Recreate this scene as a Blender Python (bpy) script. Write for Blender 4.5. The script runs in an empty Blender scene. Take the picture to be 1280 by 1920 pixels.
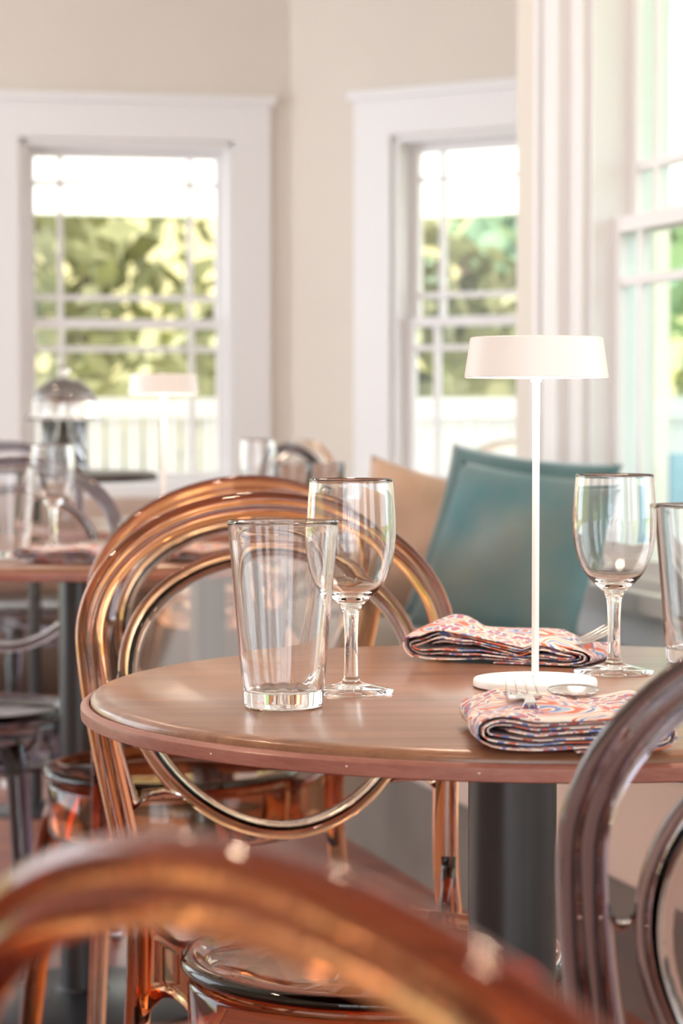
import bpy, bmesh, math, random
from mathutils import Vector, Matrix
random.seed(7)
PI = math.pi
S = bpy.context.scene
COL = S.collection

# ------------------------------------------------------------------ camera, light, exposure
CAM_H = 0.984
cd = bpy.data.cameras.new('camera'); cam = bpy.data.objects.new('camera', cd); COL.objects.link(cam)
cd.sensor_fit = 'VERTICAL'; cd.sensor_height = 36.0; cd.lens = 4300 / 1920 * 36
cam.location = (0, 0, CAM_H)
cam.rotation_euler = (PI / 2 - math.atan(190 / 4300), 0, 0)
cd.clip_start = 0.05; cd.clip_end = 300
cd.dof.use_dof = True; cd.dof.focus_distance = 1.84; cd.dof.aperture_fstop = 8.5
S.camera = cam
S.view_settings.view_transform = 'Standard'; S.view_settings.look = 'None'
S.view_settings.gamma = 1; S.view_settings.use_curve_mapping = False
S.view_settings.exposure = 0.97

W = bpy.data.worlds.new('sky'); S.world = W; W.use_nodes = True
bg = W.node_tree.nodes['Background']
bg.inputs[0].default_value = (0.89, 0.95, 1.0, 1); bg.inputs[1].default_value = 2.3
sd = bpy.data.lights.new('sun', 'SUN'); sd.energy = 3.5; sd.angle = math.radians(1.5); sd.color = (1, .93, .8)
sun = bpy.data.objects.new('sun', sd); COL.objects.link(sun)
sun.rotation_euler = Vector((-0.12, -0.41, 0.9)).to_track_quat('Z', 'Y').to_euler()

cy = S.cycles
cy.max_bounces = 24; cy.transmission_bounces = 24; cy.glossy_bounces = 8; cy.diffuse_bounces = 5
cy.transparent_max_bounces = 24; cy.caustics_refractive = True; cy.caustics_reflective = True
cy.sample_clamp_indirect = 6; cy.blur_glossy = 0.6
cy.use_denoising = True

# ------------------------------------------------------------------ materials
def mat(name):
    m = bpy.data.materials.new(name); m.use_nodes = True
    n = m.node_tree; b = n.nodes['Principled BSDF']
    return m, n, b
def plain(name, col, rough=.5, metal=0, sheen=0, coat=0, spec=.5):
    m, n, b = mat(name)
    b.inputs['Base Color'].default_value = (*col, 1); b.inputs['Roughness'].default_value = rough
    b.inputs['Metallic'].default_value = metal; b.inputs['Sheen Weight'].default_value = sheen
    b.inputs['Coat Weight'].default_value = coat; b.inputs['Specular IOR Level'].default_value = spec
    return m
def noisy(name, c1, c2, scale=(5, 5, 5), rough=.5, det=4, sheen=0, bump=0, pos=(.35, .65), coat=0):
    m, n, b = mat(name)
    tc = n.nodes.new('ShaderNodeTexCoord'); mp = n.nodes.new('ShaderNodeMapping'); mp.inputs['Scale'].default_value = scale
    no = n.nodes.new('ShaderNodeTexNoise'); no.inputs['Detail'].default_value = det; no.inputs['Scale'].default_value = 1
    cr = n.nodes.new('ShaderNodeValToRGB'); cr.color_ramp.elements[0].position = pos[0]; cr.color_ramp.elements[1].position = pos[1]
    cr.color_ramp.elements[0].color = (*c1, 1); cr.color_ramp.elements[1].color = (*c2, 1)
    n.links.new(tc.outputs['Object'], mp.inputs[0]); n.links.new(mp.outputs[0], no.inputs['Vector'])
    n.links.new(no.outputs['Fac'], cr.inputs[0]); n.links.new(cr.outputs[0], b.inputs['Base Color'])
    b.inputs['Roughness'].default_value = rough; b.inputs['Sheen Weight'].default_value = sheen
    b.inputs['Coat Weight'].default_value = coat
    if bump:
        bp = n.nodes.new('ShaderNodeBump'); bp.inputs['Strength'].default_value = bump; bp.inputs['Distance'].default_value = .01
        n.links.new(no.outputs['Fac'], bp.inputs['Height']); n.links.new(bp.outputs[0], b.inputs['Normal'])
    return m
def plastic(name, absorb, density, rough=.015):
    m, n, b = mat(name)
    b.inputs['Base Color'].default_value = (1, 1, 1, 1); b.inputs['Transmission Weight'].default_value = 1
    b.inputs['IOR'].default_value = 1.49; b.inputs['Roughness'].default_value = rough
    va = n.nodes.new('ShaderNodeVolumeAbsorption'); va.inputs[0].default_value = (*absorb, 1); va.inputs[1].default_value = density
    n.links.new(va.outputs[0], n.nodes['Material Output'].inputs['Volume'])
    return m
M = {}
M['amber'] = plastic('amber_plastic', (.87, .52, .16), 125)
M['smoke'] = plastic('smoky_plastic', (.52, .47, .54), 130)
M['clear_amber'] = plastic('pale_amber_plastic', (.9, .6, .3), 25)
def glass():
    m, n, b = mat('clear_glass')
    b.inputs['Base Color'].default_value = (.985, .985, .985, 1); b.inputs['Transmission Weight'].default_value = 1
    b.inputs['IOR'].default_value = 1.5; b.inputs['Roughness'].default_value = 0
    return m
M['glass'] = glass()
def pane_mat(tint=(.97, .98, .97)):
    m = bpy.data.materials.new('window_glass'); m.use_nodes = True; n = m.node_tree; n.nodes.clear()
    o = n.nodes.new('ShaderNodeOutputMaterial'); mx = n.nodes.new('ShaderNodeMixShader'); lw = n.nodes.new('ShaderNodeLayerWeight'); pw = n.nodes.new('ShaderNodeMath'); pw.operation = 'POWER'; pw.inputs[1].default_value = 5; fr = n.nodes.new('ShaderNodeMath'); fr.operation = 'MULTIPLY_ADD'; fr.inputs[1].default_value = .3; fr.inputs[2].default_value = .015
    t = n.nodes.new('ShaderNodeBsdfTransparent'); g = n.nodes.new('ShaderNodeBsdfGlossy'); g.inputs['Roughness'].default_value = 0.02
    t.inputs[0].default_value = (*tint, 1); n.links.new(lw.outputs['Facing'], pw.inputs[0]); n.links.new(pw.outputs[0], fr.inputs[0])
    n.links.new(fr.outputs[0], mx.inputs[0]); n.links.new(t.outputs[0], mx.inputs[1]); n.links.new(g.outputs[0], mx.inputs[2]); n.links.new(mx.outputs[0], o.inputs[0])
    return m
M['pane'] = pane_mat(); M['pane_aqua'] = pane_mat((.90, .975, .965))
M['wall'] = noisy('beige_plaster', (.70, .64, .575), (.72, .66, .59), (2, 2, 2), .85)
M['trim'] = plain('white_trim_paint', (.80, .785, .79), .45)
M['ceil'] = plain('ceiling_paint', (.86, .83, .78), .9)
M['black'] = plain('black_powder_coat', (.012, .013, .017), .33, spec=.7)
M['white_metal'] = plain('white_lamp_paint', (.92, .88, .87), .4)
M['steel'] = plain('steel_cutlery', (.72, .70, .68), .18, metal=1)
M['bench'] = noisy('beige_upholstery', (.62, .47, .39), (.66, .50, .42), (8, 8, 8), .8, sheen=.2)
M['bench_base'] = noisy('taupe_plinth', (.17, .135, .11), (.20, .16, .13), (6, 6, 6), .7)
M['cushion'] = noisy('grey_seat_cloth', (.16, .15, .145), (.19, .18, .17), (20, 20, 20), .85, sheen=.2)
M['velvet'] = noisy('grey_teal_velvet', (.025, .145, .175), (.16, .20, .19), (3.2, 3.2, 3.2), .7, sheen=.25, bump=.3)
M['velvet_dark'] = noisy('dark_teal_velvet', (.035, .095, .10), (.055, .13, .14), (7, 7, 7), .7, sheen=.5)
M['tan'] = noisy('tan_leather', (.50, .32, .22), (.58, .38, .27), (6, 6, 6), .5)
M['darkwood'] = noisy('dark_wood', (.05, .035, .03), (.08, .055, .045), (3, 30, 30), .4)
M['lawn'] = noisy('lawn', (.25, .30, .10), (.45, .45, .16), (.5, .5, .5), .9)
M['hill'] = noisy('dry_hillside', (.25, .21, .085), (.36, .30, .13), (.35, .35, .35), .9)
M['leaf'] = noisy('olive_leaves', (.15, .15, .075), (.34, .32, .16), (1.3, 1.3, 1.3), .7)
M['leaf2'] = noisy('fresh_leaves', (.30, .44, .30), (.50, .62, .48), (1.3, 1.3, 1.3), .7)
M['bark'] = noisy('bark', (.10, .07, .05), (.17, .12, .08), (8, 8, 2), .9)
M['rail'] = plain('white_porch_paint', (.88, .88, .86), .5)
M['deck'] = noisy('porch_boards', (.50, .47, .43), (.56, .53, .48), (1, 20, 1), .7)
M['blue'] = noisy('pale_blue_siding', (.33, .50, .62), (.38, .55, .66), (.3, .3, 8), .7)
def emis(name, col, st):
    m = bpy.data.materials.new(name); m.use_nodes = True; n = m.node_tree; n.nodes.clear()
    o = n.nodes.new('ShaderNodeOutputMaterial'); e = n.nodes.new('ShaderNodeEmission')
    e.inputs[0].default_value = (*col, 1); e.inputs[1].default_value = st; n.links.new(e.outputs[0], o.inputs[0]); return m
M['led'] = emis('warm_led_diffuser', (1, .82, .66), 14)
M['led2'] = emis('warm_led_diffuser_dim', (1, .82, .66), 14)
def wood(name, c1, c2, c3, sc=(2.2, 42, 42), rough=.3, coat=.3):
    m, n, b = mat(name)
    tc = n.nodes.new('ShaderNodeTexCoord'); mp = n.nodes.new('ShaderNodeMapping'); mp.inputs['Scale'].default_value = sc
    no = n.nodes.new('ShaderNodeTexNoise'); no.inputs['Scale'].default_value = 1; no.inputs['Detail'].default_value = 8; no.inputs['Roughness'].default_value = .65
    no.inputs['Distortion'].default_value = .3
    mp2 = n.nodes.new('ShaderNodeMapping'); mp2.inputs['Scale'].default_value = (sc[0] * 8, sc[1] * 9, sc[2] * 9)
    n2 = n.nodes.new('ShaderNodeTexNoise'); n2.inputs['Scale'].default_value = 1; n2.inputs['Detail'].default_value = 3
    ad = n.nodes.new('ShaderNodeMath'); ad.operation = 'MULTIPLY_ADD'; ad.inputs[1].default_value = .35
    cr = n.nodes.new('ShaderNodeValToRGB'); e = cr.color_ramp.elements; e[0].position = .42; e[1].position = .86
    e[0].color = (*c1, 1); e[1].color = (*c3, 1); k = e.new(.62); k.color = (*c2, 1)
    L = n.links.new
    L(tc.outputs['Object'], mp.inputs[0]); L(mp.outputs[0], no.inputs['Vector']); L(tc.outputs['Object'], mp2.inputs[0]); L(mp2.outputs[0], n2.inputs['Vector'])
    L(n2.outputs['Fac'], ad.inputs[0]); L(no.outputs['Fac'], ad.inputs[2]); L(ad.outputs[0], cr.inputs[0]); L(cr.outputs[0], b.inputs['Base Color'])
    b.inputs['Roughness'].default_value = rough; b.inputs['Coat Weight'].default_value = coat; b.inputs['Coat Roughness'].default_value = .15
    return m
M['wood'] = wood('walnut_veneer', (.145, .062, .036), (.235, .10, .05), (.33, .155, .085))
M['wood_edge'] = wood('reddish_edge_banding', (.24, .08, .06), (.32, .12, .09), (.39, .17, .13), (12, 12, 60), .42, .1)
def floor_mat():
    m, n, b = mat('red_brown_floorboards')
    tc = n.nodes.new('ShaderNodeTexCoord'); mp = n.nodes.new('ShaderNodeMapping'); mp.inputs['Scale'].default_value = (1, 1, 1)
    br = n.nodes.new('ShaderNodeTexBrick'); br.inputs['Scale'].default_value = 1; br.inputs['Brick Width'].default_value = 1.1; br.inputs['Row Height'].default_value = .085
    br.inputs['Mortar Size'].default_value = .002; br.inputs['Color1'].default_value = (.28, .08, .05, 1); br.inputs['Color2'].default_value = (.42, .14, .085, 1)
    br.inputs['Mortar'].default_value = (.06, .025, .02, 1)
    no = n.nodes.new('ShaderNodeTexNoise'); mp2 = n.nodes.new('ShaderNodeMapping'); mp2.inputs['Scale'].default_value = (2, 30, 1); no.inputs['Scale'].default_value = 1
    mx = n.nodes.new('ShaderNodeMixRGB'); mx.blend_type = 'MULTIPLY'; mx.inputs[0].default_value = .5
    L = n.links.new
    L(tc.outputs['Object'], mp.inputs[0]); L(mp.outputs[0], br.inputs['Vector']); L(tc.outputs['Object'], mp2.inputs[0]); L(mp2.outputs[0], no.inputs['Vector'])
    L(br.outputs[0], mx.inputs[1]); L(no.outputs['Fac'], mx.inputs[2]); L(mx.outputs[0], b.inputs['Base Color'])
    b.inputs['Roughness'].default_value = .3
    return m
M['floor'] = floor_mat()
def paisley():
    m, n, b = mat('paisley_cotton'); L = n.links.new; N = n.nodes.new
    uv = N('ShaderNodeUVMap'); uv.uv_map = 'UVMap'; nz = N('ShaderNodeTexNoise'); nz.inputs['Scale'].default_value = 45; nz.inputs['Detail'].default_value = 1
    sub = N('ShaderNodeVectorMath'); sub.operation = 'MULTIPLY_ADD'; sub.inputs[1].default_value = (.018, .018, 0)
    L(uv.outputs[0], nz.inputs['Vector']); L(nz.outputs['Color'], sub.inputs[0]); L(uv.outputs[0], sub.inputs[2])
    def vor(scale, sx=1, rnd=.8, rot=.6):
        mp = N('ShaderNodeMapping'); mp.inputs['Scale'].default_value = (sx, 1, 1); mp.inputs['Rotation'].default_value = (0, 0, rot); L(sub.outputs[0], mp.inputs[0])
        v = N('ShaderNodeTexVoronoi'); v.voronoi_dimensions = '2D'; v.inputs['Scale'].default_value = scale; v.inputs['Randomness'].default_value = rnd; L(mp.outputs[0], v.inputs['Vector']); return v
    def ramp(src, stops):
        c = N('ShaderNodeValToRGB'); c.color_ramp.interpolation = 'CONSTANT'; e = c.color_ramp.elements
        e[0].position = stops[0][0]; e[0].color = (*stops[0][1], 1); e[1].position = stops[1][0]; e[1].color = (*stops[1][1], 1)
        for p, col in stops[2:]:
            k = e.new(p); k.color = (*col, 1)
        L(src, c.inputs[0]); return c
    cream = (.86, .78, .72); coral = (.66, .17, .10); blue = (.17, .24, .55); lb = (.42, .52, .72); dk = (.20, .16, .13); pk = (.80, .50, .42)
    v1 = vor(27, .55); r1 = ramp(v1.outputs['Distance'], [(0, coral), (.07, cream), (.11, blue), (.17, lb), (.24, cream), (.27, coral), (.37, pk), (.40, cream), (.44, blue), (.48, cream), (.55, coral), (.59, cream)])
    v2 = vor(115, 1, 1, 0); r2 = ramp(v2.outputs['Distance'], [(0, coral), (.24, blue), (.38, cream), (.6, pk)])
    v3 = vor(19, .8, 1, 1.2); r3 = ramp(v3.outputs['Distance'], [(0, (0, 0, 0)), (.42, (1, 1, 1))])
    mx = N('ShaderNodeMixRGB'); L(r3.outputs[0], mx.inputs[0]); L(r1.outputs[0], mx.inputs[1]); L(r2.outputs[0], mx.inputs[2])
    mx2 = N('ShaderNodeMixRGB'); mx2.inputs[0].default_value = .12; mx2.blend_type = 'MULTIPLY'; L(mx.outputs[0], mx2.inputs[1]); L(r2.outputs[0], mx2.inputs[2])
    L(mx2.outputs[0], b.inputs['Base Color']); b.inputs['Roughness'].default_value = .9; b.inputs['Sheen Weight'].default_value = .1
    return m
M['paisley'] = paisley()

# ------------------------------------------------------------------ helpers
def link(name, bm, m, parent=None, smooth=False, loc=None):
    bmesh.ops.recalc_face_normals(bm, faces=bm.faces)
    me = bpy.data.meshes.new(name); bm.to_mesh(me); bm.free()
    me.materials.append(m)
    if smooth:
        me.polygons.foreach_set('use_smooth', [True] * len(me.polygons))
    o = bpy.data.objects.new(name, me); COL.objects.link(o)
    if parent: o.parent = parent
    if loc: o.location = loc
    return o
def tag(o, label=None, cat=None, group=None, kind=None):
    if label: o['label'] = label
    if cat: o['category'] = cat
    if group: o['group'] = group
    if kind: o['kind'] = kind
    return o
def thing(name, label, cat, loc=(0, 0, 0), rz=0, group=None, scale=1):
    o = bpy.data.objects.new(name, None); COL.objects.link(o); o.empty_display_size = .1
    o.location = loc; o.rotation_euler = (0, 0, rz); o.scale = (scale,) * 3
    return tag(o, label, cat, group)
def box(bm, x0, x1, y0, y1, z0, z1, mtx=None):
    vs = [bm.verts.new((x, y, z)) for x in (x0, x1) for y in (y0, y1) for z in (z0, z1)]
    for f in ((0, 1, 3, 2), (4, 6, 7, 5), (0, 4, 5, 1), (2, 3, 7, 6), (0, 2, 6, 4), (1, 5, 7, 3)):
        bm.faces.new([vs[i] for i in f])
    if mtx: bmesh.ops.transform(bm, matrix=mtx, verts=vs)
def lathe(bm, prof, seg=64, c=(0, 0, 0), mod=None):
    """prof: closed outline in (r,z); r==0 points become poles"""
    rings = []
    for r, z in prof:
        if r < 1e-6: rings.append([bm.verts.new((c[0], c[1], c[2] + z))])
        else:
            ring = []
            for k in range(seg):
                a = 2 * PI * k / seg; rr = r * (1 + (mod(a, z) if mod else 0))
                ring.append(bm.verts.new((c[0] + rr * math.cos(a), c[1] + rr * math.sin(a), c[2] + z)))
            rings.append(ring)
    for a, b in zip(rings[:-1], rings[1:]):
        for k in range(seg):
            k2 = (k + 1) % seg
            if len(a) == 1 and len(b) == 1: continue
            if len(a) == 1: bm.faces.new((a[0], b[k], b[k2]))
            elif len(b) == 1: bm.faces.new((a[k], a[k2], b[0]))
            else: bm.faces.new((a[k], a[k2], b[k2], b[k]))
    return rings
def closed_lathe(bm, prof, seg=64, c=(0, 0, 0)):
    """ring-like outline (never touches axis), closed on itself"""
    rings = lathe(bm, prof, seg, c)
    a, b = rings[-1], rings[0]
    for k in range(seg):
        k2 = (k + 1) % seg; bm.faces.new((a[k], a[k2], b[k2], b[k]))
def sweep(bm, pts, frames, section, closed=False):
    """pts list Vector; frames list (R,N); section list of (r,n)"""
    rings = []
    for i, p in enumerate(pts):
        R, N = frames[i]; sec = section(i) if callable(section) else section
        rings.append([bm.verts.new(p + R * a + N * b) for a, b in sec])
    n = len(rings[0]); m = len(rings)
    for i in range(m if closed else m - 1):
        a, b = rings[i], rings[(i + 1) % m]
        for k in range(n): bm.faces.new((a[k], a[(k + 1) % n], b[(k + 1) % n], b[k]))
    if not closed:
        bm.faces.new(rings[0][::-1]); bm.faces.new(rings[-1])
def auto_frames(pts, up=Vector((0, 0, 1))):
    fr = []
    for i in range(len(pts)):
        t = (pts[min(i + 1, len(pts) - 1)] - pts[max(i - 1, 0)]).normalized()
        R = t.cross(up)
        if R.length < 1e-4: R = t.cross(Vector((1, 0, 0)))
        R.normalize(); fr.append((R, R.cross(t).normalized()))
    return fr
def circ(r, n=12): return [(r * math.cos(2 * PI * k / n), r * math.sin(2 * PI * k / n)) for k in range(n)]
def tube(bm, pts, r, n=12, up=Vector((0, 0, 1))):
    pts = [Vector(p) for p in pts]
    rr = r if callable(r) else (lambda i: r)
    sweep(bm, pts, auto_frames(pts, up), lambda i: circ(rr(i), n))
def smoothpath(P, n=8):
    P = [Vector(p) for p in P]; out = []
    for i in range(len(P) - 1):
        p0 = P[max(i - 1, 0)]; p1 = P[i]; p2 = P[i + 1]; p3 = P[min(i + 2, len(P) - 1)]
        for k in range(n):
            t = k / n
            out.append(.5 * ((2 * p1) + (p2 - p0) * t + (2 * p0 - 5 * p1 + 4 * p2 - p3) * t * t + (3 * p1 - p0 - 3 * p2 + p3) * t ** 3))
    out.append(P[-1]); return out
def children(o): return [c for c in bpy.data.objects if c.parent == o]
def copy_tree(o, parent=None):
    c = o.copy(); COL.objects.link(c)
    if parent: c.parent = parent
    for ch in children(o): copy_tree(ch, c)
    return c
def retag(o, label, group=None):
    o['label'] = label
    if group: o['group'] = group

# ------------------------------------------------------------------ room shell
def wall_matrix(A, d):      # local x along the wall, local y = outwards, z up
    dx, dy = d; L = math.hypot(dx, dy); dx /= L; dy /= L
    return Matrix(((dx, -dy, 0, A[0]), (dy, dx, 0, A[1]), (0, 0, 1, 0), (0, 0, 0, 1)))
def wall(name, A, d, s0, s1, holes, out=1, th=.14, z1=2.9, m=None):
    """holes: (a,b,z0,z1); local y positive*out is outside"""
    bm = bmesh.new(); mt = wall_matrix(A, d); y0, y1 = sorted((0, th * out)); cur = s0
    for a, b, h0, h1 in sorted(holes):
        box(bm, cur, a, y0, y1, 0, z1, mt)
        if h0 > 0: box(bm, a, b, y0, y1, 0, h0, mt)
        box(bm, a, b, y0, y1, h1, z1, mt); cur = b
    box(bm, cur, s1, y0, y1, 0, z1, mt)
    return tag(link(name, bm, m or M['wall']), kind='structure')
def window(name, A, d, out, a, b, z0, z1, rail, mh_up, mh_lo, mv, casing=.15, stepped=False, head=.14, glass='pane'):
    """double-hung prairie window: frame, two sashes, muntins, panes; casing on the room side"""
    mt = wall_matrix(A, d); o = out
    def bx(bm, x0, x1, y0, y1, zz0, zz1):
        ya, yb = sorted((y0 * o, y1 * o)); box(bm, x0, x1, ya, yb, zz0, zz1, mt)
    root = bpy.data.objects.new(name, None); COL.objects.link(root); tag(root, kind='structure')
    bm = bmesh.new()
    bx(bm, a - .001, a + .022, -.004, .14, z0, z1); bx(bm, b - .022, b + .001, -.004, .14, z0, z1)
    bx(bm, a, b, -.004, .14, z1 - .02, z1); bx(bm, a, b, -.004, .14, z0, z0 + .02)
    link('window_frame', bm, M['trim'], root)
    def sash(y, zz0, zz1, mh, nm):
        w = .034; s = link(nm, _sash(bx, a + .022, b - .022, y, zz0, zz1, w), M['trim'], root)
        x0, x1 = a + .022 + w, b - .022 - w
        for h in mh:
            m_ = bmesh.new(); bx(m_, x0, x1, y + .004, y + .03, h - .01, h + .01); link('muntin', m_, M['trim'], s)
        for v in (x0 + mv, x1 - mv):
            m_ = bmesh.new(); bx(m_, v - .01, v + .01, y + .0045, y + .0295, zz0 + w, zz1 - w); link('muntin', m_, M['trim'], s)
        g = bmesh.new(); bx(g, x0 - .004, x1 + .004, y + .015, y + .019, zz0 + w - .004, zz1 - w + .004); link('pane', g, M[glass], s)
    sash(.085, rail - .017, z1 - .02, mh_up, 'upper_sash')
    sash(.045, z0 + .02, rail + .017, mh_lo, 'lower_sash')
    c = bmesh.new()
    bx(c, a - casing, a - .004, -.022, 0, z0 - .02, z1 + .004); bx(c, b + .004, b + casing, -.022, 0, z0 - .02, z1 + .004)
    if stepped:
        bx(c, a - casing * .62, a - casing * .3, -.05, -.021, z0 - .02, z1 + .004); bx(c, a - casing, a - casing * .9, -.036, -.021, z0 - .02, z1 + .004)
    bx(c, a - casing, b + casing, -.024, 0, z1 + .004, z1 + head)
    link('window_casing', c, M['trim'], root)
    c = bmesh.new(); bx(c, a - casing - .02, b + casing + .02, -.04, 0, z1 + head, z1 + head + .03); link('head_cap', c, M['trim'], root)
    c = bmesh.new(); bx(c, a - casing - .02, b + casing + .02, -.06, .04, z0 - .045, z0 - .002); bx(c, a - casing, b + casing, -.02, 0, z0 - .13, z0 - .045)
    link('window_sill', c, M['trim'], root)
    return root
def _sash(bx, x0, x1, y, z0, z1, w):
    bm = bmesh.new()
    bx(bm, x0, x0 + w, y, y + .034, z0, z1); bx(bm, x1 - w, x1, y, y + .034, z0, z1)
    bx(bm, x0 + w, x1 - w, y, y + .034, z0, z0 + w); bx(bm, x0 + w, x1 - w, y, y + .034, z1 - w, z1)
    return bm

bm = bmesh.new(); box(bm, -3.3, 3.2, -3.2, 9.2, -.1, 0); tag(link('floor', bm, M['floor']), kind='structure')
bm = bmesh.new(); box(bm, -3.6, 3.6, -3.4, 9.4, 2.9, 3.05); tag(link('ceiling', bm, M['ceil']), kind='structure')

CORN = (-.19, 8.6); DL = (-.982, -.185); DR = (.85, -.527)
WZ0, WZ1, RAIL = .70, 1.975, 1.307
wl = wall('wall_far_left', CORN, DL, -.02, 3.2, [(.215, 1.0, WZ0, WZ1), (1.55, 2.335, WZ0, WZ1)], out=-1)
window('window_1', CORN, DL, -1, .215, 1.0, WZ0, WZ1, RAIL, (1.826, 1.404), (1.212,), .095, casing=.135)
window('window_4', CORN, DL, -1, 1.55, 2.335, WZ0, WZ1, RAIL, (1.826, 1.404), (1.212,), .095, casing=.135)
wall('wall_far_right', CORN, DR, 0, 1.47, [(.445, 1.23, WZ0, WZ1)], out=1)
window('window_2', CORN, DR, 1, .445, 1.23, WZ0, WZ1, RAIL, (1.826, 1.404), (1.212,), .095, casing=.155)
# right wall, running towards the camera, and its end return
RA = (.611, 5.1); RD = (.3, -1)
wall('wall_right', RA, RD, -.62, 6.2, [(-.15, .92, .60, 2.45), (2.6, 3.7, .60, 2.45), (4.3, 5.4, .6, 2.45)], out=1, th=.16)
window('window_3', RA, RD, 1, -.15, .92, .60, 2.45, 1.403, (1.535, 2.30), (1.275,), .10, casing=.27, stepped=True, glass='pane_aqua')
window('window_5', RA, RD, 1, 2.6, 3.7, .60, 2.45, 1.403, (1.535, 2.30), (1.275,), .10, casing=.16)
e0 = Vector((RA[0] - .3 * .62 / 1.044, RA[1] + .62 / 1.044, 0))
wall('wall_right_return', (e0.x, e0.y), (.288, 1), 0, 2.26, [], out=-1, th=.06)
wall('wall_left', (-3.3, 8.1), (0, -1), 0, 11.2, [(.3, 2.4, .3, 2.75), (2.8, 4.9, .3, 2.75)], out=-1)
wall('wall_back', (-3.3, -3.1), (1, 0), 0, 6.6, [(1.2, 2.3, .1, 2.6), (2.4, 4.1, .1, 2.6), (4.2, 5.3, .1, 2.6)], out=-1)
def baseboard(name, A, d, s0, s1, out):
    bm = bmesh.new(); y = sorted((-.016 * out, 0)); box(bm, s0, s1, y[0], y[1], 0, .13, wall_matrix(A, d)); tag(link(name, bm, M['trim']), kind='structure')
baseboard('baseboard_far_left', CORN, DL, 0, 3.1, -1); baseboard('baseboard_far_right', CORN, DR, 0, 1.4, 1)

# ------------------------------------------------------------------ banquette along the right wall
BD = Vector((.3, -1, 0)).normalized(); BO = Vector((.145, 4.765, 0)); BN = Vector((-BD.y, BD.x, 0))   # BN points to the wall (+x)
bmt = Matrix(((BD.x, BN.x, 0, BO.x), (BD.y, BN.y, 0, BO.y), (0, 0, 1, 0), (0, 0, 0, 1)))
bq = thing('banquette', 'long beige upholstered window bench with taupe plinth along the right wall', 'bench')
bm = bmesh.new(); box(bm, -.95, 2.4, 0, .50, .21, .41, bmt); bmesh.ops.bevel(bm, geom=bm.edges[:], offset=.008, segments=2, affect='EDGES'); link('bench_front', bm, M['bench'], bq, smooth=False)
bm = bmesh.new(); box(bm, -.93, 2.38, .012, .49, 0, .21, bmt); link('plinth', bm, M['bench_base'], bq)
bm = bmesh.new(); box(bm, -.95, 2.4, -.01, .50, .41, .47, bmt); bmesh.ops.bevel(bm, geom=bm.edges[:], offset=.02, segments=4, affect='EDGES'); link('seat_cushion', bm, M['cushion'], bq, smooth=True)

fb = thing('banquette', 'beige upholstered bench running below the two far windows', 'bench')
for A_, d_, o_, s0_, s1_, y0_ in ((CORN, DL, -1, .14, 3.0, 0), (CORN, DR, 1, .02, 1.38, 0)):
    m_ = wall_matrix(A_, d_)
    def bb(nm, ya, yb_, z0, z1, mm, bev):
        bm = bmesh.new(); lo, hi = sorted((-ya * o_, -yb_ * o_)); box(bm, s0_ + (.0 if nm != 'seat_cushion' else .2), s1_, lo, hi, z0, z1, m_)
        bmesh.ops.bevel(bm, geom=bm.edges[:], offset=bev, segments=3, affect='EDGES'); link(nm, bm, M[mm], fb, True)
    bb('bench_back', .02, .13, .40, .665, 'bench', .02); bb('seat_cushion', .12, .55, .36, .46, 'bench', .02); bb('plinth', .03, .52, 0, .36, 'bench_base', .004)
def downlight(x, y, e, label):
    t = thing('downlight', label, 'ceiling light', (x, y, 2.9), 0, 'recessed warm downlights in the ceiling')
    bm = bmesh.new(); closed_lathe_(bm, [(.082, 0), (.10, 0), (.10, -.006), (.082, -.006)], 32); link('trim_ring', bm, M['rail'], t)
    ld = bpy.data.lights.new('lamp', 'AREA'); ld.shape = 'DISK'; ld.size = .16; ld.energy = e; ld.color = (1, .70, .50)
    lo = bpy.data.objects.new('lamp', ld); COL.objects.link(lo); lo.parent = t; lo.location = (0, 0, -.004)
def closed_lathe_(*a): closed_lathe(*a)
for x_, y_, e_, w_ in ((.05, 4.2, 4, 'above the distant table'), (-1.3, 5.6, 3, 'nearest the far left window'), (-1.4, 2.6, 6, 'left of the near table'),
                       (.55, 2.4, 6, 'above the right side of the near table'), (-.6, .6, 2.5, 'over the left foreground'), (.9, .2, 2.5, 'over the right foreground')):
    downlight(x_, y_, e_, 'small recessed warm downlight in the ceiling ' + w_)

# ------------------------------------------------------------------ tables
def round_table(label, loc, R=.381, pr=.0375, br=.215, top=.75, m='wood', me='wood_edge', group=None, off=(0, 0), rz=0):
    t = thing('round_table', label, 'table', loc, rz, group)
    k = R / .381
    bm = bmesh.new(); lathe(bm, [(0, top), (.361 * k, top)] + [(.361 * k + .0115 * math.sin(a), top - .0005 - .006 * (1 - math.cos(a))) for a in (.3, .6, .9, 1.2, 1.5)] + [(.3727 * k, top - .0105), (.34 * k, top - .011), (0, top - .011)], 160)
    link('tabletop', bm, M[m], t, True)
    bm = bmesh.new()
    P = [(.335, -.0112), (.3730, -.0112), (.3738, -.0085), (.3755, -.0076), (.3785, -.0085), (.3808, -.0105), (.381, -.0125), (.3805, -.0195), (.379, -.0205), (.335, -.0205)]
    closed_lathe(bm, [(r * k, top + z) for r, z in P], 160)
    o = link('edge_band', bm, M[me], t, True)
    bm = bmesh.new(); lathe(bm, [(0, top - .0206), (.12, top - .0206), (.12, top - .026), (pr, top - .027), (pr, .03), (pr + .008, .024), (br - .015, .012), (br, .008), (br, 0), (0, 0)], 64, (off[0], off[1], 0))
    link('pedestal', bm, M['black'], t, False)
    return t
def shade_auto(o, ang=40):
    me = o.data
    me.polygons.foreach_set('use_smooth', [True] * len(me.polygons))
    me.set_sharp_from_angle(angle=math.radians(ang))
T1 = (.162, 1.935, 0); T2 = (-.43, 3.78, 0); T3 = (-.28, 4.78, 0)
t1 = round_table('large round walnut pedestal table in front, set with glasses and a lit white lamp', T1, off=(-.017, 0), rz=.05)
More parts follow.
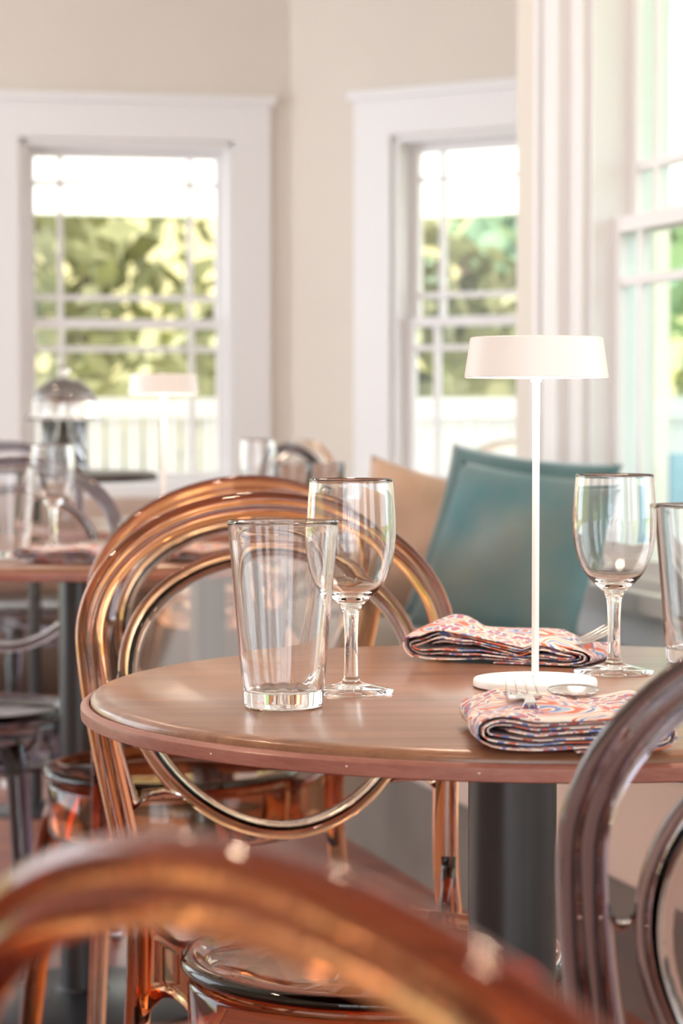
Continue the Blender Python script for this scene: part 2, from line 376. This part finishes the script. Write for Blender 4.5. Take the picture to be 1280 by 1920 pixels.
t2 = round_table('round brown pedestal table at the left edge, behind the amber chair', T2)
t3 = round_table('distant round brown table half hidden behind the top of the amber chair', T3)
t4 = round_table('small dark round stand by the far left window carrying a glass cake stand', (-.75, 5.6, 0), R=.30, pr=.016, br=.12, top=.835, m='darkwood', me='darkwood')
for o in list(bpy.data.objects):
    if o.name.startswith(('edge_band', 'pedestal', 'tabletop')): shade_auto(o, 30)
# small pale chips in the edge band of the front table
for i, (ang, z) in enumerate([(-2.36, .7355), (-2.05, .7365), (-1.80, .736)]):
    bm = bmesh.new(); bmesh.ops.create_icosphere(bm, subdivisions=2, radius=.0009)
    o = link('edge_chip', bm, M['rail'], t1); o.location = (.3808 * math.cos(ang), .3808 * math.sin(ang), z); o.scale = (1, 1, .6)
    o['label'] = 'tiny pale chip in the edge'

# ------------------------------------------------------------------ chairs
HA, HT, HB, HXS, LEAN = .218, .897, .155, .189, .113
def yb(z): return -.19 - LEAN * max(0, (z - .45) / .45) - (.05 * (max(0, .45 - z) / .45) ** 1.3)
def hoop_pts():
    w = .014; P = []
    for k in range(41):
        th = PI / 2 * k / 40
        P.append(((HA - w) * math.sin(th), HT - w - (HB - w) * (1 - math.cos(th))))
    z0 = HT - HB
    for k in range(1, 25):
        s = k / 24; z = z0 + (.45 - z0) * s; P.append((HA - w + (HXS - HA) * s * s * (3 - 2 * s), z))
    for k in range(1, 17):
        s = k / 16; z = .45 * (1 - s); P.append((HXS - w + .03 * s * s * (2 - s), z))
    full = [(-x, z) for x, z in P[::-1]] + P[1:]
    return [Vector((x, yb(z), z)) for x, z in full]
def oval(th, a=.165, b=.143, zc=.686, eg=.13):
    z = zc + b * math.sin(th); x = a * math.cos(th) * (1 + eg * math.sin(th)); return x, z
def peanut(w, h, n=28):
    out = []
    for k in range(n):
        a = 2 * PI * k / n; x = w * math.cos(a); y = h * math.sin(a)
        y *= 1 - .33 * math.exp(-(x / (w * .30)) ** 2)
        y = math.copysign(abs(y), math.sin(a)) if abs(math.sin(a)) > 1e-9 else 0
        out.append((x, y))
    return out
def make_chair(m, label, loc, rz, scale=1, group=None):
    t = thing('bistro_chair', label, 'chair', loc, rz, group, scale); m = M[m]
    pts = hoop_pts(); n = len(pts); fr = []
    for i in range(n):
        tg = (pts[min(i + 1, n - 1)] - pts[max(i - 1, 0)]).normalized()
        N = Vector((0, 1, 0)); N = (N - tg * N.dot(tg)).normalized(); fr.append((N.cross(tg).normalized(), N))
    def sec(i):
        z = pts[i].z; f = 1.0 if z > .45 else 1 - .25 * (.45 - z) / .45
        return peanut(.0142 * f, .0115 * f)
    bm = bmesh.new(); sweep(bm, pts, fr, sec); link('back_frame', bm, m, t, True)
    # oval backrest panel: thin curved shell with a thick rolled rim
    bm = bmesh.new(); A, B = [], []; rn, sn = 12, 72
    def dish(r): return .010 * (1 - r * r)
    for side, L in ((.0016, A), (-.0016, B)):
        for j in range(rn + 1):
            r = j / rn; ring = []
            for k in range(sn if j else 1):
                th = 2 * PI * k / sn; x, z = oval(th, .166, .144); x *= r; z = .686 + (z - .686) * r
                ring.append(bm.verts.new((x, yb(z) - dish(r) + side, z)))
            L.append(ring)
    for L in (A, B):
        for j in range(rn):
            for k in range(sn):
                k2 = (k + 1) % sn
                if j == 0: bm.faces.new((L[0][0], L[1][k], L[1][k2]))
                else: bm.faces.new((L[j][k], L[j][k2], L[j + 1][k2], L[j + 1][k]))
    for k in range(sn): bm.faces.new((A[rn][k], A[rn][(k + 1) % sn], B[rn][(k + 1) % sn], B[rn][k]))
    panel = link('backrest', bm, m, t, True)
    bm = bmesh.new(); P = [];
    for k in range(96):
        x, z = oval(2 * PI * k / 96, .169, .147); P.append(Vector((x, yb(z), z)))
    fr = []
    for i in range(96):
        tg = (P[(i + 1) % 96] - P[i - 1]).normalized(); N = Vector((0, 1, 0)); N = (N - tg * N.dot(tg)).normalized(); fr.append((N.cross(tg).normalized(), N))
    sweep(bm, P, fr, [(c * .005, s * .006) for c, s in circ(1, 14)], closed=True); link('panel_rim', bm, m, panel, True)
    # webs that tie the oval to the hoop
    for s in (-1, 1):
        bm = bmesh.new(); rows = []; nz = 14; nx = 6
        for sd_ in (.003, -.003):
            g = []
            for i in range(nz + 1):
                z = .715 - (.715 - .575) * i / nz
                zz = max(-1, min(1, (z - .686) / .150)); th = math.asin(zz); xo = .172 * math.cos(th) * (1 + .13 * zz)
                z0 = HT - HB; u = min(1, max(0, (z0 - z) / (z0 - .45))); xh = HA + (HXS - HA) * u * u * (3 - 2 * u) - .028
                row = []
                for j in range(nx + 1):
                    q = j / nx; arch = -.013 * math.sin(PI * q) if i == 0 else (.02 * math.sin(PI * q) if i == nz else 0)
                    row.append(bm.verts.new((s * (xo + (xh - xo) * q), yb(z) + sd_, z + arch)))
                g.append(row)
            rows.append(g)
        F, G = rows
        for i in range(nz):
            for j in range(nx):
                bm.faces.new((F[i][j], F[i][j + 1], F[i + 1][j + 1], F[i + 1][j])); bm.faces.new((G[i][j], G[i + 1][j], G[i + 1][j + 1], G[i][j + 1]))
        for i in range(nz):
            bm.faces.new((F[i][0], F[i + 1][0], G[i + 1][0], G[i][0])); bm.faces.new((F[i][nx], G[i][nx], G[i + 1][nx], F[i + 1][nx]))
        for j in range(nx):
            bm.faces.new((F[0][j], G[0][j], G[0][j + 1], F[0][j + 1])); bm.faces.new((F[nz][j], F[nz][j + 1], G[nz][j + 1], G[nz][j]))
        link('backrest_web', bm, m, t, True)
    # seat: dished round pad with rolled rim, and a deep apron ring
    bm = bmesh.new(); prof = [(0, .447), (.06, .4475), (.12, .449), (.160, .453), (.170, .458)]
    prof += [(.180 + .0105 * math.sin(a), .4555 + .0075 * math.cos(a)) for a in [-.6 + .3 * k for k in range(13)]]
    prof += [(.176, .445), (.165, .4425), (.12, .440), (0, .438)]
    lathe(bm, prof, 96); seat = link('seat', bm, m, t, True)
    bm = bmesh.new(); closed_lathe(bm, [(.168, .4405), (.181, .4405), (.1835, .436), (.182, .37), (.180, .362), (.173, .362), (.171, .37), (.167, .434)], 96)
    link('seat_apron', bm, m, t, True)
    # brackets from the uprights to the apron
    for s in (-1, 1):
        bm = bmesh.new(); nz, nx = 4, 10; g2 = []
        for sd_ in (.008, -.008):
            g = []
            for i in range(nz + 1):
                row = []
                for j in range(nx + 1):
                    q = j / nx; p = Vector((.176, -.193, 0)).lerp(Vector((.128, -.128, 0)), q); d = Vector((.8, .6, 0))
                    top = .505 - .052 * math.sin(PI / 2 * min(1, q * 1.5)); bot = .36 + .035 * math.sin(PI * q)
                    z = top + (bot - top) * i / nz; v = p + d * sd_ * (1 - .5 * math.sin(PI * q)); row.append(bm.verts.new((s * v.x, v.y, z)))
                g.append(row)
            g2.append(g)
        F, G = g2
        for i in range(nz):
            for j in range(nx):
                bm.faces.new((F[i][j], F[i][j + 1], F[i + 1][j + 1], F[i + 1][j])); bm.faces.new((G[i][j], G[i + 1][j], G[i + 1][j + 1], G[i][j + 1]))
        for i in range(nz):
            bm.faces.new((F[i][0], F[i + 1][0], G[i + 1][0], G[i][0])); bm.faces.new((F[i][nx], G[i][nx], G[i + 1][nx], F[i + 1][nx]))
        for j in range(nx):
            bm.faces.new((F[0][j], G[0][j], G[0][j + 1], F[0][j + 1])); bm.faces.new((F[nz][j], F[nz][j + 1], G[nz][j + 1], G[nz][j]))
        link('seat_bracket', bm, m, t, True)
    for s in (-1, 1):
        bm = bmesh.new(); P = smoothpath([(s * .128, .118, .405), (s * .140, .130, .37), (s * .150, .142, .30), (s * .162, .155, .15), (s * .175, .170, 0)], 6)
        tube(bm, P, lambda i: .0215 - .005 * i / len(P), 16, Vector((0, 1, 0))); lg = link('leg', bm, m, t, True)
        bm = bmesh.new(); lathe(bm, [(0, 0), (.016, 0), (.0175, .004), (.0175, .016), (.015, .018), (0, .018)], 20); link('foot_cap', bm, M['rail'], lg).location = (s * .175, .170, 0)
    return t
G_am = 'amber bistro chairs'
chA = make_chair('amber', 'transparent amber chair facing us, tucked under the far side of the front table', (.034, 2.2, 0), 3.564)
def chair_copy(src, label, loc, rz, scale=1):
    c = copy_tree(src); c.location = loc; c.rotation_euler = (0, 0, rz); c.scale = (scale,) * 3; retag(c, label); return c
chC = chair_copy(chA, 'out of focus amber chair nearest the camera, its curved back crossing the bottom', (.194, .791, 0), -.857, .97)
chJ = chair_copy(chA, 'transparent amber chair seen through the hoop of another, at the left table', (-.25, 3.37, 0), .43)
chD = make_chair('smoke', 'dark smoky purple transparent chair at the lower right, before the front table', (.357, 1.485, 0), -.087)
chE = chair_copy(chD, 'smoky grey transparent chair behind the table at the left edge', (-.668, 4.05, 0), PI - .19)
chF = chair_copy(chD, 'smoky chair below the far left window, beside the glass cake stand', (-.80, 6.2, 0), PI + .5)
chH = chair_copy(chD, 'smoky chair by the far wall, between the two far windows', (.13, 6.12, 0), PI + 1.15)
chG = make_chair('clear_amber', 'pale amber chair standing under the middle of the far left window', (-.36, 6.7, 0), PI - 1.0)
chI = chair_copy(chG, 'pale amber chair under the far right window, behind the teal pillows', (.40, 6.65, 0), PI - .45)

# ------------------------------------------------------------------ glasses
def pint_profile():
    o = [(0, .0015), (.018, .0015), (.0285, 0), (.0305, .001), (.0315, .004), (.0318, .014), (.0326, .0165)]
    for k in range(1, 11):
        f = k / 10; o.append((.0326 + (.0436 - .0326) * f, .0165 + (.1435 - .0165) * f))
    o += [(.0442, .1455), (.0441, .1465), (.0432, .147), (.0423, .1462), (.0419, .144)]
    for k in range(0, 10):
        f = 1 - k / 10; o.append((.0292 + (.0414 - .0292) * f, .017 + (.142 - .017) * f))
    o += [(.027, .0145), (.020, .0128), (.010, .0122), (0, .012)]
    return o
def pint(label, loc, group=None):
    bm = bmesh.new(); lathe(bm, pint_profile(), 96, mod=lambda a, z: .006 * math.cos(16 * a) if z < .0145 and z > .0009 else 0)
    o = link('pint_glass', bm, M['glass'], None, True, loc); shade_auto(o, 50); return tag(o, label, 'glass', group)
def bowl(f, table):
    for (a, ra), (b, rb) in zip(table[:-1], table[1:]):
        if a <= f <= b: u = (f - a) / (b - a); u = u * u * (3 - 2 * u) if False else u; return ra + (rb - ra) * u
    return table[-1][1]
def wine_profile():
    # outer silhouette, bottom to rim
    key = [(.0, .0352), (.0012, .0354), (.0022, .0345), (.005, .022), (.0075, .0115), (.011, .0068), (.018, .0058), (.04, .0054), (.060, .0060), (.068, .0075), (.074, .0110), (.081, .0190), (.090, .0265), (.102, .0322), (.118, .0360), (.134, .0371), (.150, .0366), (.165, .0355), (.1765, .0345)]
    P = smoothpath([(r, 0, z) for z, r in key], 5)
    out = [(max(p.x, .0004), p.z) for p in P]
    o = [(0, .0)] + [(.012, .0004)] + out
    o += [(.0342, .1773), (.0336, .1768)]
    ikey = [(.1755, .0334), (.165, .0345), (.150, .0356), (.134, .0361), (.118, .0349), (.102, .0309), (.090, .0250), (.083, .0175), (.0795, .0100), (.0785, .004)]
    o += [(p.x, p.z) for p in smoothpath([(r, 0, z) for z, r in ikey], 4)] + [(0, .0783)]
    return o
def wine(label, loc, group=None):
    bm = bmesh.new(); lathe(bm, wine_profile(), 80)
    o = link('wine_glass', bm, M['glass'], None, True, loc); return tag(o, label, 'glass', group)
ZT = .7503
pint('tall clear pint glass at the front left of the near table', (-.046, 1.806, ZT))
wine('clear wine glass just behind the front pint glass', (.008, 1.898, ZT))
wine('clear wine glass on the right of the near table, beside the lamp', (.243, 2.04, ZT))
pint('clear pint glass cut by the right edge of the picture', (.334, 2.127, ZT))
pint('blurred pint glass on the left table at the picture edge', (-.524, 3.62, ZT))
wine('blurred wine glass on the left table, next to its pint glass', (-.487, 3.87, ZT))
wine('blurred wine glass on the distant table, right of the far left window', (-.165, 4.52, ZT))
gg = 'blurred tumblers on the distant table'
def bg_tumbler(label, loc):
    bm = bmesh.new(); lathe(bm, [(0, 0), (.030, 0), (.0315, .004), (.0385, .128), (.038, .130), (.037, .128), (.030, .012), (0, .010)], 48)
    return tag(link('tumbler', bm, M['glass'], None, True, loc), label, 'glass', gg)
bg_tumbler('left one of the two blurred tumblers on the distant table', (-.095, 4.50, ZT)); bg_tumbler('right one of the two blurred tumblers on the distant table', (-.032, 4.58, ZT))

# ------------------------------------------------------------------ cordless table lamps
def lamp(label, loc, led):
    t = thing('table_lamp', label, 'lamp', loc)
    bm = bmesh.new(); lathe(bm, [(0, 0), (.0505, 0), (.0525, .0015), (.0525, .0055), (.0515, .0072), (.0, .0076)], 80); shade_auto(link('lamp_base', bm, M['white_metal'], t))
    bm = bmesh.new(); lathe(bm, [(0, .007), (.0031, .007), (.0031, .272), (0, .272)], 24); shade_auto(link('pole', bm, M['white_metal'], t))
    bm = bmesh.new(); closed = [(.0602, .2615), (.0606, .262), (.0558, .2945), (.0545, .2955), (.004, .2965), (.004, .2935), (.053, .2925), (.0545, .2915), (.0590, .263), (.0595, .2615)]
    closed_lathe(bm, closed, 96); sh = link('lamp_shade', bm, M['white_metal'], t); shade_auto(sh)
    bm = bmesh.new(); lathe(bm, [(0, .2940), (.0045, .2940), (.0045, .2972), (0, .2975)], 20); link('shade_cap', bm, M['white_metal'], sh)
    bm = bmesh.new(); closed_lathe(bm, [(.006, .268), (.052, .268), (.052, .271), (.006, .271)], 64); link('light_diffuser', bm, M[led], sh)
    bm = bmesh.new(); lathe(bm, [(0, .258), (.0045, .258), (.0045, .268), (0, .268)], 20); link('switch', bm, M['white_metal'], t)
    return t
lamp('lit white cordless lamp with a flat round shade on the near table', (.164, 1.935, ZT), 'led')
lamp('blurred white lamp on the left table, in front of the far left window', (-.302, 3.9, ZT), 'led2')

# ------------------------------------------------------------------ napkins and cutlery
def napkin(label, loc, rz, L=.145, D=.12, H=.028, seed=1, taper=0.0, waves=.0022):
    """cloth rolled into a flat pad: flattened spiral seen from its open front end"""
    rnd = random.Random(seed); path = []
    turns = 3.6; n = 300; th = .0011
    for i in range(n):
        u = i / (n - 1); ang = -PI * .5 + 2 * PI * turns * u
        sh = u * .88                                    # 0 outside -> inner
        hx = L / 2 * (1 - .22 * sh); hz = H / 2 * (1 - 1.02 * sh)
        c, s = math.cos(ang), math.sin(ang)
        x = math.copysign(abs(c) ** .38, c) * hx; z = math.copysign(abs(s) ** .75, s) * hz
        path.append((x, z))
    lens = [0]
    for a, b in zip(path[:-1], path[1:]): lens.append(lens[-1] + math.hypot(b[0] - a[0], b[1] - a[1]))
    bm = bmesh.new(); uvl = bm.loops.layers.uv.new('UVMap'); my = 30; V = []
    ph = [rnd.random() * 6 for _ in range(8)]
    for i, (x, z) in enumerate(path):
        row = []
        for j in range(my + 1):
            y = (j / my - .5) * D
            yy = y * (1 + .05 * math.sin(x * 60 + ph[0])) + .004 * math.sin(x * 38 + ph[1] + lens[i] * 9)
            f = 1 - taper * (x / L + .5)
            w = waves * (math.sin(x * 70 + y * 25 + ph[2]) + .6 * math.sin(x * 130 - y * 60 + ph[3]))
            zz = H / 2 + z * f * (1 + .12 * math.sin(x * 45 + ph[4])) + (w if z > -H * .3 else w * .15) * (1 if z > 0 else .4)
            edge = 1 - .14 * (abs(2 * y / D) ** 6) * (1 if z > 0 else 0)
            zz = H / 2 + (zz - H / 2) * edge - H / 2 * taper * (x / L + .5)
            row.append(bm.verts.new((x + .0015 * math.sin(y * 70 + ph[5]), yy, max(zz, .0012 + .0004 * abs(math.sin(x * 50)) + .0009 * (i / len(path))))))
        V.append(row)
    for i in range(n - 1):
        for j in range(my):
            f = bm.faces.new((V[i][j], V[i + 1][j], V[i + 1][j + 1], V[i][j + 1]))
            for lp, (a, b) in zip(f.loops, ((i, j), (i + 1, j), (i + 1, j + 1), (i, j + 1))):
                lp[uvl].uv = (lens[a] * 1.0, b / my * D)
    me = bpy.data.meshes.new('napkin'); bm.to_mesh(me); bm.free(); me.materials.append(M['paisley'])
    me.polygons.foreach_set('use_smooth', [True] * len(me.polygons))
    o = bpy.data.objects.new('napkin', me); COL.objects.link(o); o.location = loc; o.rotation_euler = (0, 0, rz)
    sm = o.modifiers.new('thick', 'SOLIDIFY'); sm.thickness = th; sm.offset = 0
    return tag(o, label, 'napkin')
napkin('folded paisley napkin at the table front edge, under the lamp', (.1575, 1.628, ZT), .015, L=.140, D=.142, H=.0275, seed=3)
nb = napkin('paisley napkin lying behind the lamp at the far side of the table', (.147 + .010, 2.155, ZT), -.36, L=.185, D=.10, H=.036, seed=5, taper=.55, waves=.004)
napkin('blurred paisley napkin on the left table', (-.42, 3.56, ZT), -.3, L=.15, D=.11, H=.024, seed=8)
napkin('blurred paisley napkin beside the lamp of the left table', (-.22, 3.60, ZT), .5, L=.15, D=.11, H=.022, seed=9)

def fork(label, loc, rz, tilt=0, roll=0, hl=.13):
    t = thing('fork', label, 'fork', loc, rz); t.rotation_euler = (tilt, roll, rz)      # points along +y
    bm = bmesh.new(); n = 12; top = []; bot = []
    pr = [(-hl, .0065, -.006), (-hl * .75, .006, -.0045), (-.04, .0035, .003), (-.02, .0035, .003), (-.008, .008, .001), (.004, .0118, -.0005), (.016, .0125, -.0012)]
    for s in (1, -1):
        R_ = []
        for y, w, z in pr: R_.append([bm.verts.new((x, y, z + s * .0009)) for x in (-w, -w * .4, w * .4, w)])
        (top if s > 0 else bot).extend(R_)
    for L_, fl in ((top, 0), (bot, 1)):
        for i in range(len(pr) - 1):
            for j in range(3):
                q = (L_[i][j], L_[i][j + 1], L_[i + 1][j + 1], L_[i + 1][j]); bm.faces.new(q[::-1] if fl else q)
    for i in range(len(pr) - 1):
        bm.faces.new((top[i][0], top[i + 1][0], bot[i + 1][0], bot[i][0])); bm.faces.new((top[i][3], bot[i][3], bot[i + 1][3], top[i + 1][3]))
    bm.faces.new(top[0][::-1] + bot[0]); bm.faces.new(top[-1] + bot[-1][::-1])
    link('handle', bm, M['steel'], t, False)
    for k in range(4):
        x = -.0108 + .0072 * k; bm = bmesh.new()
        P = smoothpath([(x, .014, -.0012), (x, .03, 0), (x * .97, .045, .0025), (x * .95, .058, .006)], 4)
        tube(bm, P, lambda i: .0013 - .0007 * i / len(P), 8, Vector((1, 0, 0))); link('tine', bm, M['steel'], t, True)
    return t
fork('steel fork with tines up on the front napkin', (.131, 1.624, ZT + .0305), .0, tilt=.03, hl=.045)
fork('steel fork with dark tines tucked into the napkin behind the lamp', (.207, 2.118, ZT + .017), -1.0, tilt=.16, roll=0, hl=.045)
def spoon(label, loc, rz):
    t = thing('spoon', label, 'spoon', loc, rz)
    bm = bmesh.new(); P = smoothpath([(0, -.085, -.008), (0, -.05, -.006), (0, -.02, -.001), (0, 0, .001)], 6)
    pts = [Vector(p) for p in P]; sweep(bm, pts, auto_frames(pts), lambda i: [(c * (.006 - .003 * min(1, i / 12)), s * .0012) for c, s in circ(1, 12)]); link('handle', bm, M['steel'], t, True)
    bm = bmesh.new(); nr, ns = 8, 40; A = []
    for side in (0, .001):
        L_ = []
        for j in range(nr + 1):
            r = j / nr; L_.append([bm.verts.new((.0195 * r * math.cos(2 * PI * k / ns), .03 + .031 * r * math.sin(2 * PI * k / ns), .007 * (r * r - 1) + .004 + side)) for k in range(ns if j else 1)])
        A.append(L_)
    for L_ in A:
        for j in range(nr):
            for k in range(ns):
                k2 = (k + 1) % ns
                if j == 0: bm.faces.new((L_[0][0], L_[1][k], L_[1][k2]))
                else: bm.faces.new((L_[j][k], L_[j][k2], L_[j + 1][k2], L_[j + 1][k]))
    for k in range(ns): bm.faces.new((A[0][nr][k], A[0][nr][(k + 1) % ns], A[1][nr][(k + 1) % ns], A[1][nr][k]))
    link('bowl', bm, M['steel'], t, True); return t
sp = spoon('steel spoon whose rounded bowl shows behind the front napkin', (.170, 1.674, ZT + .0215), -.10)

# ------------------------------------------------------------------ pillows on the bench
def pillow(name, label, m, loc, rot, size=.44, thick=.075, cat='pillow'):
    bm = bmesh.new(); n = 26; A = []
    for side in (1, -1):
        g = []
        for i in range(n + 1):
            row = []
            for j in range(n + 1):
                u = 2 * i / n - 1; v = 2 * j / n - 1
                e = size / 2
                x = u * e * (1 - .07 * (1 - v * v)) ; z = v * e * (1 - .07 * (1 - u * u))
                th = thick * ((1 - u * u) * (1 - v * v)) ** .42 + .012 * math.sin(u * 5 + 1) * math.cos(v * 4) * (1 - u * u) * (1 - v * v)
                row.append(bm.verts.new((x, side * th, z)))
            g.append(row)
        A.append(g)
    for gi, g in enumerate(A):
        for i in range(n):
            for j in range(n): bm.faces.new((g[i][j], g[i + 1][j], g[i + 1][j + 1], g[i][j + 1]))
    bmesh.ops.remove_doubles(bm, verts=bm.verts[:], dist=1e-5)
    o = link(name, bm, M[m], None, True, loc); o.rotation_euler = rot; return tag(o, label, cat)
pillow('pillow', 'grey teal velvet pillow leaning at the front of the window bench', 'velvet', (.363, 4.80, .683), (-.48, .09, -.58), .395)
pillow('pillow', 'darker teal velvet pillow showing behind the grey teal one', 'velvet_dark', (.372, 4.985, .705), (-.44, .10, -.50), .41, .05)
pillow('pillow', 'tan leather pillow at the left behind the teal pillows', 'tan', (.200, 5.22, .675), (-.25, .25, .1), .35, .08)

# ------------------------------------------------------------------ glass cake stand by the far window
cs = thing('cake_stand', 'blurred glass cake stand with domed lid near the far left window', 'cake stand', (-.665, 5.5, .8355))
bm = bmesh.new(); lathe(bm, [(0, 0), (.055, 0), (.058, .003), (.055, .125), (.052, .125), (.053, .008), (0, .006)], 48); link('stand_base', bm, M['glass'], cs, True)
bm = bmesh.new(); lathe(bm, [(0, .126), (.088, .126), (.092, .129), (.092, .135), (.086, .133), (0, .132)], 48); link('plate', bm, M['glass'], cs, True)
bm = bmesh.new(); pr = [(.078, .1355)] + [(.078 * math.cos(a), .165 + .062 * math.sin(a)) for a in [PI / 2 * k / 10 for k in range(10)]] + [(0, .227), (0, .224)] + [(.0755 * math.cos(a), .164 + .060 * math.sin(a)) for a in [PI / 2 * k / 10 for k in range(9, -1, -1)]] + [(.0755, .1355)]
lathe(bm, pr, 48)
dm = link('dome', bm, M['glass'], cs, True)
bm = bmesh.new(); lathe(bm, [(0, .2265), (.008, .228), (.006, .233), (.014, .241), (.014, .248), (.008, .254), (0, .255)], 24); link('knob', bm, M['glass'], dm, True)

# ------------------------------------------------------------------ outside
bm = bmesh.new(); box(bm, -60, 60, 9.6, 20.2, -.62, -.5); box(bm, 3.2, 60, -30, 9.6, -.62, -.5); tag(link('lawn', bm, M['lawn']), 'pale green lawn outside, beyond the porch', 'lawn', kind='stuff')
bm = bmesh.new(); box(bm, -6, 6, 9.2, 11.6, -.12, -.02); box(bm, 3.2, 5, 2.0, 9.2, -.12, -.02); tag(link('porch_deck', bm, M['deck']), 'wooden porch floor outside the far windows', 'porch')
# hillside behind
bm = bmesh.new(); nx, ny = 60, 24; g = []
for i in range(nx + 1):
    g.append([bm.verts.new((-26 + 52 * i / nx, 20.2 + 30 * j / ny, -.5 + 9.5 * (j / ny) ** .8 + .5 * math.sin(i * .5 + j * .3) * min(1, j / 4))) for j in range(ny + 1)])
for i in range(nx):
    for j in range(ny): bm.faces.new((g[i][j], g[i + 1][j], g[i + 1][j + 1], g[i][j + 1]))
tag(link('hillside', bm, M['hill'], None, True), 'sunlit straw yellow slope seen through the far windows', 'hillside')
def railing(A, d, L, label, h=1.04, step=.082):
    mt = wall_matrix(A, d); r = thing('porch_railing', label, 'railing')
    bm = bmesh.new(); box(bm, 0, L, -.06, .06, h - .09, h, mt); link('top_rail', bm, M['rail'], r)
    bm = bmesh.new(); box(bm, 0, L, -.03, .03, .08, .16, mt); link('bottom_rail', bm, M['rail'], r)
    k = .05; first = None
    while k < L:
        if first is None:
            bm = bmesh.new(); box(bm, -.033, .033, -.02, .02, .14, h - .08); first = link('baluster', bm, M['rail'], r); o = first
        else:
            o = first.copy(); COL.objects.link(o); o.parent = r
        v = mt @ Vector((k, 0, 0)); o.location = v; o.rotation_euler = (0, 0, math.atan2(d[1], d[0])); k += step
    for s in (0.0, L):
        bm = bmesh.new(); box(bm, s - .06, s + .06, -.062, .062, -.02, h + .08, mt); link('post', bm, M['rail'], r)
    return r
railing((-.05, 10.15), (-.982, -.185), 3.4, 'sunlit white porch railing outside the far left window')
railing((.02, 10.11), (.85, -.527), 3.6, 'sunlit white porch railing outside the far right window')
railing((2.7, 6.8), (.12, -1), 3.6, 'white porch railing outside the near right window', h=1.02)
bm = bmesh.new(); box(bm, 0, 4.2, -.06, .06, 1.93, 2.75, wall_matrix((.25, 11.4), (-.982, -.185))); box(bm, 0, 4.2, -.06, .06, 1.93, 2.75, wall_matrix((.25, 11.4), (.85, -.527)))
tag(link('porch_beam', bm, M['rail']), 'white porch beam across the tops of the far windows', 'beam')
def tree(label, loc, h, r, m, seed, n=430, leaf=.15, group='trees outside'):
    rnd = random.Random(seed); t = thing('tree', label, 'tree', loc, 0, group)
    bm = bmesh.new(); tube(bm, [(0, 0, 0), (.05, 0, h * .3), (0, .05, h * .55), (.1, 0, h * .8)], lambda i: .09 * (1 - .2 * i), 10, Vector((0, 1, 0))); link('trunk', bm, M['bark'], t, True)
    bm = bmesh.new(); cl = [(rnd.gauss(0, r * .45), rnd.gauss(0, r * .35), h * .68 + rnd.gauss(0, r * .38)) for _ in range(11)]
    for k in range(n):
        c = cl[k % 11]; p = Vector((c[0] + rnd.gauss(0, r * .22), c[1] + rnd.gauss(0, r * .22), c[2] + rnd.gauss(0, r * .18)))
        a = Vector((rnd.uniform(-1, 1), rnd.uniform(-1, 1), rnd.uniform(-1, 1))).normalized(); b = a.cross(Vector((rnd.random(), rnd.random(), rnd.random() + .1))).normalized()
        s = leaf * rnd.uniform(.6, 1.3)
        bm.faces.new([bm.verts.new(p + q) for q in (-a * s, b * s * .45, a * s, -b * s * .45)])
    link('foliage', bm, M[m], t); return t
tree('olive green tree beyond the railing at the centre of the far left window', (-1.75, 15.5, -.5), 3.6, 1.0, 'leaf', 1)
tree('olive green tree at the right side of the far left window', (-.75, 18.5, -.5), 3.1, .8, 'leaf', 2)
tree('olive green tree at the left side of the far right window', (.75, 15.5, -.5), 3.2, .75, 'leaf', 4)
tree('low olive tree in the middle of the far right window', (1.55, 17.2, -.5), 2.6, .7, 'leaf', 5)
def hedge(label, x0, x1, y, h, m, seed, n=3000, d=.5):
    rnd = random.Random(seed); t = thing('hedge', label, 'hedge', (0, 0, -.38))
    bm = bmesh.new(); box(bm, x0, x1, y - d * .6, y + d * .6, 0, h * .85); link('inner_growth', bm, M[m], t)
    bm = bmesh.new()
    for k in range(n):
        p = Vector((rnd.uniform(x0, x1), y + rnd.uniform(-d, d), rnd.uniform(0, h) ** 1)); a = Vector((rnd.uniform(-1, 1), rnd.uniform(-1, 1), rnd.uniform(-1, 1))).normalized(); b = a.cross(Vector((rnd.random(), rnd.random(), rnd.random() + .1))).normalized(); s = .12
        bm.faces.new([bm.verts.new(p + q) for q in (-a * s, b * s * .5, a * s, -b * s * .5)])
    link('foliage', bm, M[m], t); return t
hedge('dark olive hedge behind the white porch railing', -6, 1.5, 13.2, 1.80, 'leaf', 11)
tree('fresh green tree outside the near right window', (2.9, 14.2, -.5), 4.4, 1.1, 'leaf2', 21, 2600, .2)
tree('fresh green tree further along outside the near right window', (2.9, 18.2, -.5), 5.0, 1.5, 'leaf2', 22, 2600, .2)
pc = thing('porch_chair', 'pale blue wooden porch chair low outside the near right window', 'chair', (1.28, 8.55, -.02), .3)
for x in (-.28, .25):
    for y in (-.25, .25):
        bm = bmesh.new(); box(bm, x, x + .04, y, y + .04, 0, .36 if y < 0 else .44); link('leg', bm, M['blue'], pc)
bm = bmesh.new(); box(bm, -.28, .29, -.26, .30, .36, .40); link('seat', bm, M['blue'], pc)
for k in range(5):
    bm = bmesh.new(); box(bm, -.28 + k * .117, -.28 + k * .117 + .105, .27, .295, .40, .86 - .02 * abs(k - 2)); link('back_slat', bm, M['blue'], pc)
for x in (-.33, .27):
    bm = bmesh.new(); box(bm, x, x + .08, -.28, .30, .58, .61); box(bm, x + .02, x + .06, -.27, -.23, .36, .58); link('armrest', bm, M['blue'], pc)
